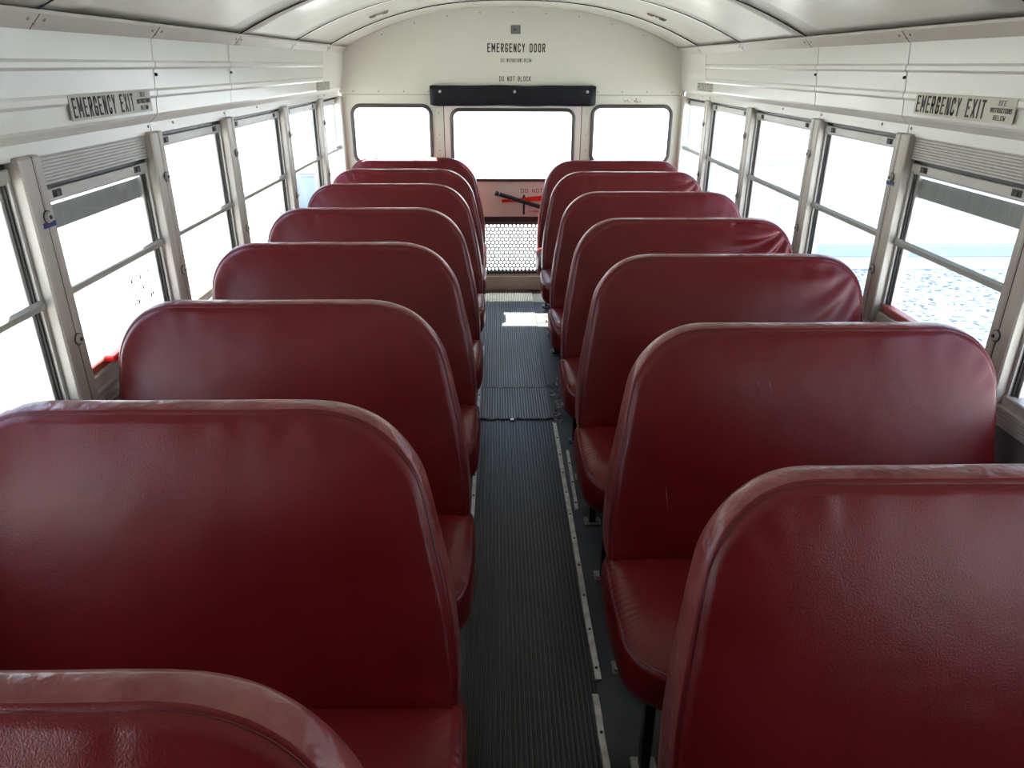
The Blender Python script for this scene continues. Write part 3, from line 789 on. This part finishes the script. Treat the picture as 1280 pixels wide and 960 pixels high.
    fb.tube([(X(.03), crest - .20, .292), (X(lu), crest - .20, .292)], .012, 10); fb.tube([(X(.03), crest - .52, .292), (X(lu), crest - .52, .292)], .012, 10)
    fb.tube([(X(lu), crest - .53, .292), (X(lu), crest - .10, .292)], .012, 10); fb.tube([(X(.03), crest - .53, .292), (X(.03), crest - .10, .292)], .012, 10)
    local(fb.build('seat_frame', 'black', smooth=50), r)
    for u, v in ((lu, .47), (lu, .165), (.06, .47), (.06, .165)):
        g = local(MB().box(X(u) - .012, X(u) + .012, crest - v - .012, crest - v + .012, .004, .292, .003).build('leg', 'black'), r)
        fp = MB().box(X(u) - .030, X(u) + .030, crest - v - .024, crest - v + .024, 0, .006, .002)
        o = fp.build('foot_plate', 'screw'); o.parent = g; o.matrix_parent_inverse = Matrix.Identity(4)
        for dx in (-.021, .021):
            o = MB().cyl((X(u) + dx, crest - v - .012, .004), (X(u) + dx, crest - v - .012, .013), .007, .006, 6).build('bolt', 'screw'); o.parent = g; o.matrix_parent_inverse = Matrix.Identity(4)
    return r
LC = [.579, 1.235, 1.860, 2.535, 3.200, 3.900, 4.480, 5.060]
RC = [.981, 1.664, 2.360, 2.975, 3.645, 4.370, 4.915]
LL = ['nearest maroon bus seat of the left row, only its padded top showing',
      'second maroon bus seat of the left row, its broad back filling the lower left',
      'third maroon bus seat from the front of the left row, beside the red window handle',
      'fourth maroon bus seat from the front of the left row', 'fourth maroon bus seat from the rear wall in the left row',
      'third maroon bus seat from the rear wall in the left row', 'second last maroon bus seat of the left row',
      'rearmost maroon bus seat of the left row, right under the left rear window']
RL = ['nearest maroon bus seat of the right row, its aisle corner worn shiny',
      'second maroon bus seat of the right row, faint scratches on its back',
      'third maroon bus seat of the right row, with a crease at its lower window corner',
      'fourth maroon bus seat of the right row, deeply wrinkled at its window corner',
      'third maroon bus seat from the rear wall in the right row, smooth topped',
      'second last maroon bus seat of the right row, wrinkled at its window corner',
      'rearmost maroon bus seat of the right row, below the right rear window']
for i, c in enumerate(LC): make_seat(-1, c, .925, -1.112, i + 1, LL[i])
for i, c in enumerate(RC): make_seat(1, c, .955, 1.107, i + 21, RL[i], r_in=.135 if i == 0 else .155, scratch=[((.500, .835), (.506, .800)), ((.526, .838), (.531, .812)), ((.285, .60), (.290, .55))] if i == 1 else (), wrinkle={2: .45, 3: 1.6, 5: .9, 4: .15}.get(i, 0))

# ------------------------------------------------------------------ unseen front wall behind the camera, windshield closed off to block light
ws = rrect(-.75, .75, 1.05, 1.5, .06)
outer = [(-1.15, 0), (1.15, 0), (1.15, ZH), (1.135, 1.40), (1.112, 1.58), (1.09, 1.62)] + [(x, arc(x) + .01) for x in xs[1:-1]] + [(-1.09, 1.62), (-1.112, 1.58), (-1.135, 1.40), (-1.15, ZH)]
struct(plate('wall_front_closed', outer, [], YF - .015, .03, 'wallpaint'))

# ------------------------------------------------------------------ outside
ZG = -.9
g = MB().add([(2.2, -40, ZG), (60, -40, ZG), (60, 80, ZG), (2.2, 80, ZG)], [(0, 1, 2, 3)]).build('ground_gravel', 'gravel', fix=False); struct(g)
g = MB().add([(-60, -40, ZG), (2.2, -40, ZG), (2.2, 80, ZG), (-60, 80, ZG)], [(0, 1, 2, 3)]).build('ground_pavement', 'pavement', fix=False); struct(g)
b = empty('white_building', (10, 12, ZG), 'long pale building with a grey plinth band outside the right windows', 'building')
local(MB().box(2.6, 26, 9.2, 16, -.59, 4.5).build('wall', 'building'), b)
local(MB().box(2.55, 26, 9.14, 9.2, -.745, -.59, .01).build('plinth_band', 'greyband'), b)
local(MB().box(2.5, 26, 9.10, 9.3, ZG, -.745, .01).build('foundation', 'concrete'), b)
local(MB().box(2.6, 26, 9.185, 9.2, .375, .392).build('seam_strip', 'greyband'), b)
p = MB().cyl((3.36, 8.98, ZG), (3.30, 8.98, 2.2), .045, .04, 14).build('pole', 'greyband'); tag(p, 'slim blue grey pole standing in front of the white building outside the right windows', 'pole')
p['category'] = 'pole'
MB().cyl((3.36, 8.98, ZG), (3.36, 8.98, ZG + .05), .09, .08, 14).build('pole_base', 'concrete', p)
t = empty('utility_cabinet', (-3.5, 13, ZG), 'small blue grey cabinet standing outside the far left side window', 'cabinet')
local(MB().box(-3.95, -3.1, 13, 13.6, ZG, -.22, .02).build('body', 'greyband'), t)
local(MB().box(-3.99, -3.06, 12.96, 13.64, -.22, -.17, .01).build('lid', 'concrete'), t)
for x in (-3.72, -3.32): local(MB().box(x - .17, x + .17, 12.985, 13.0, -.82, -.28, .005).build('door', 'blueglass'), t)
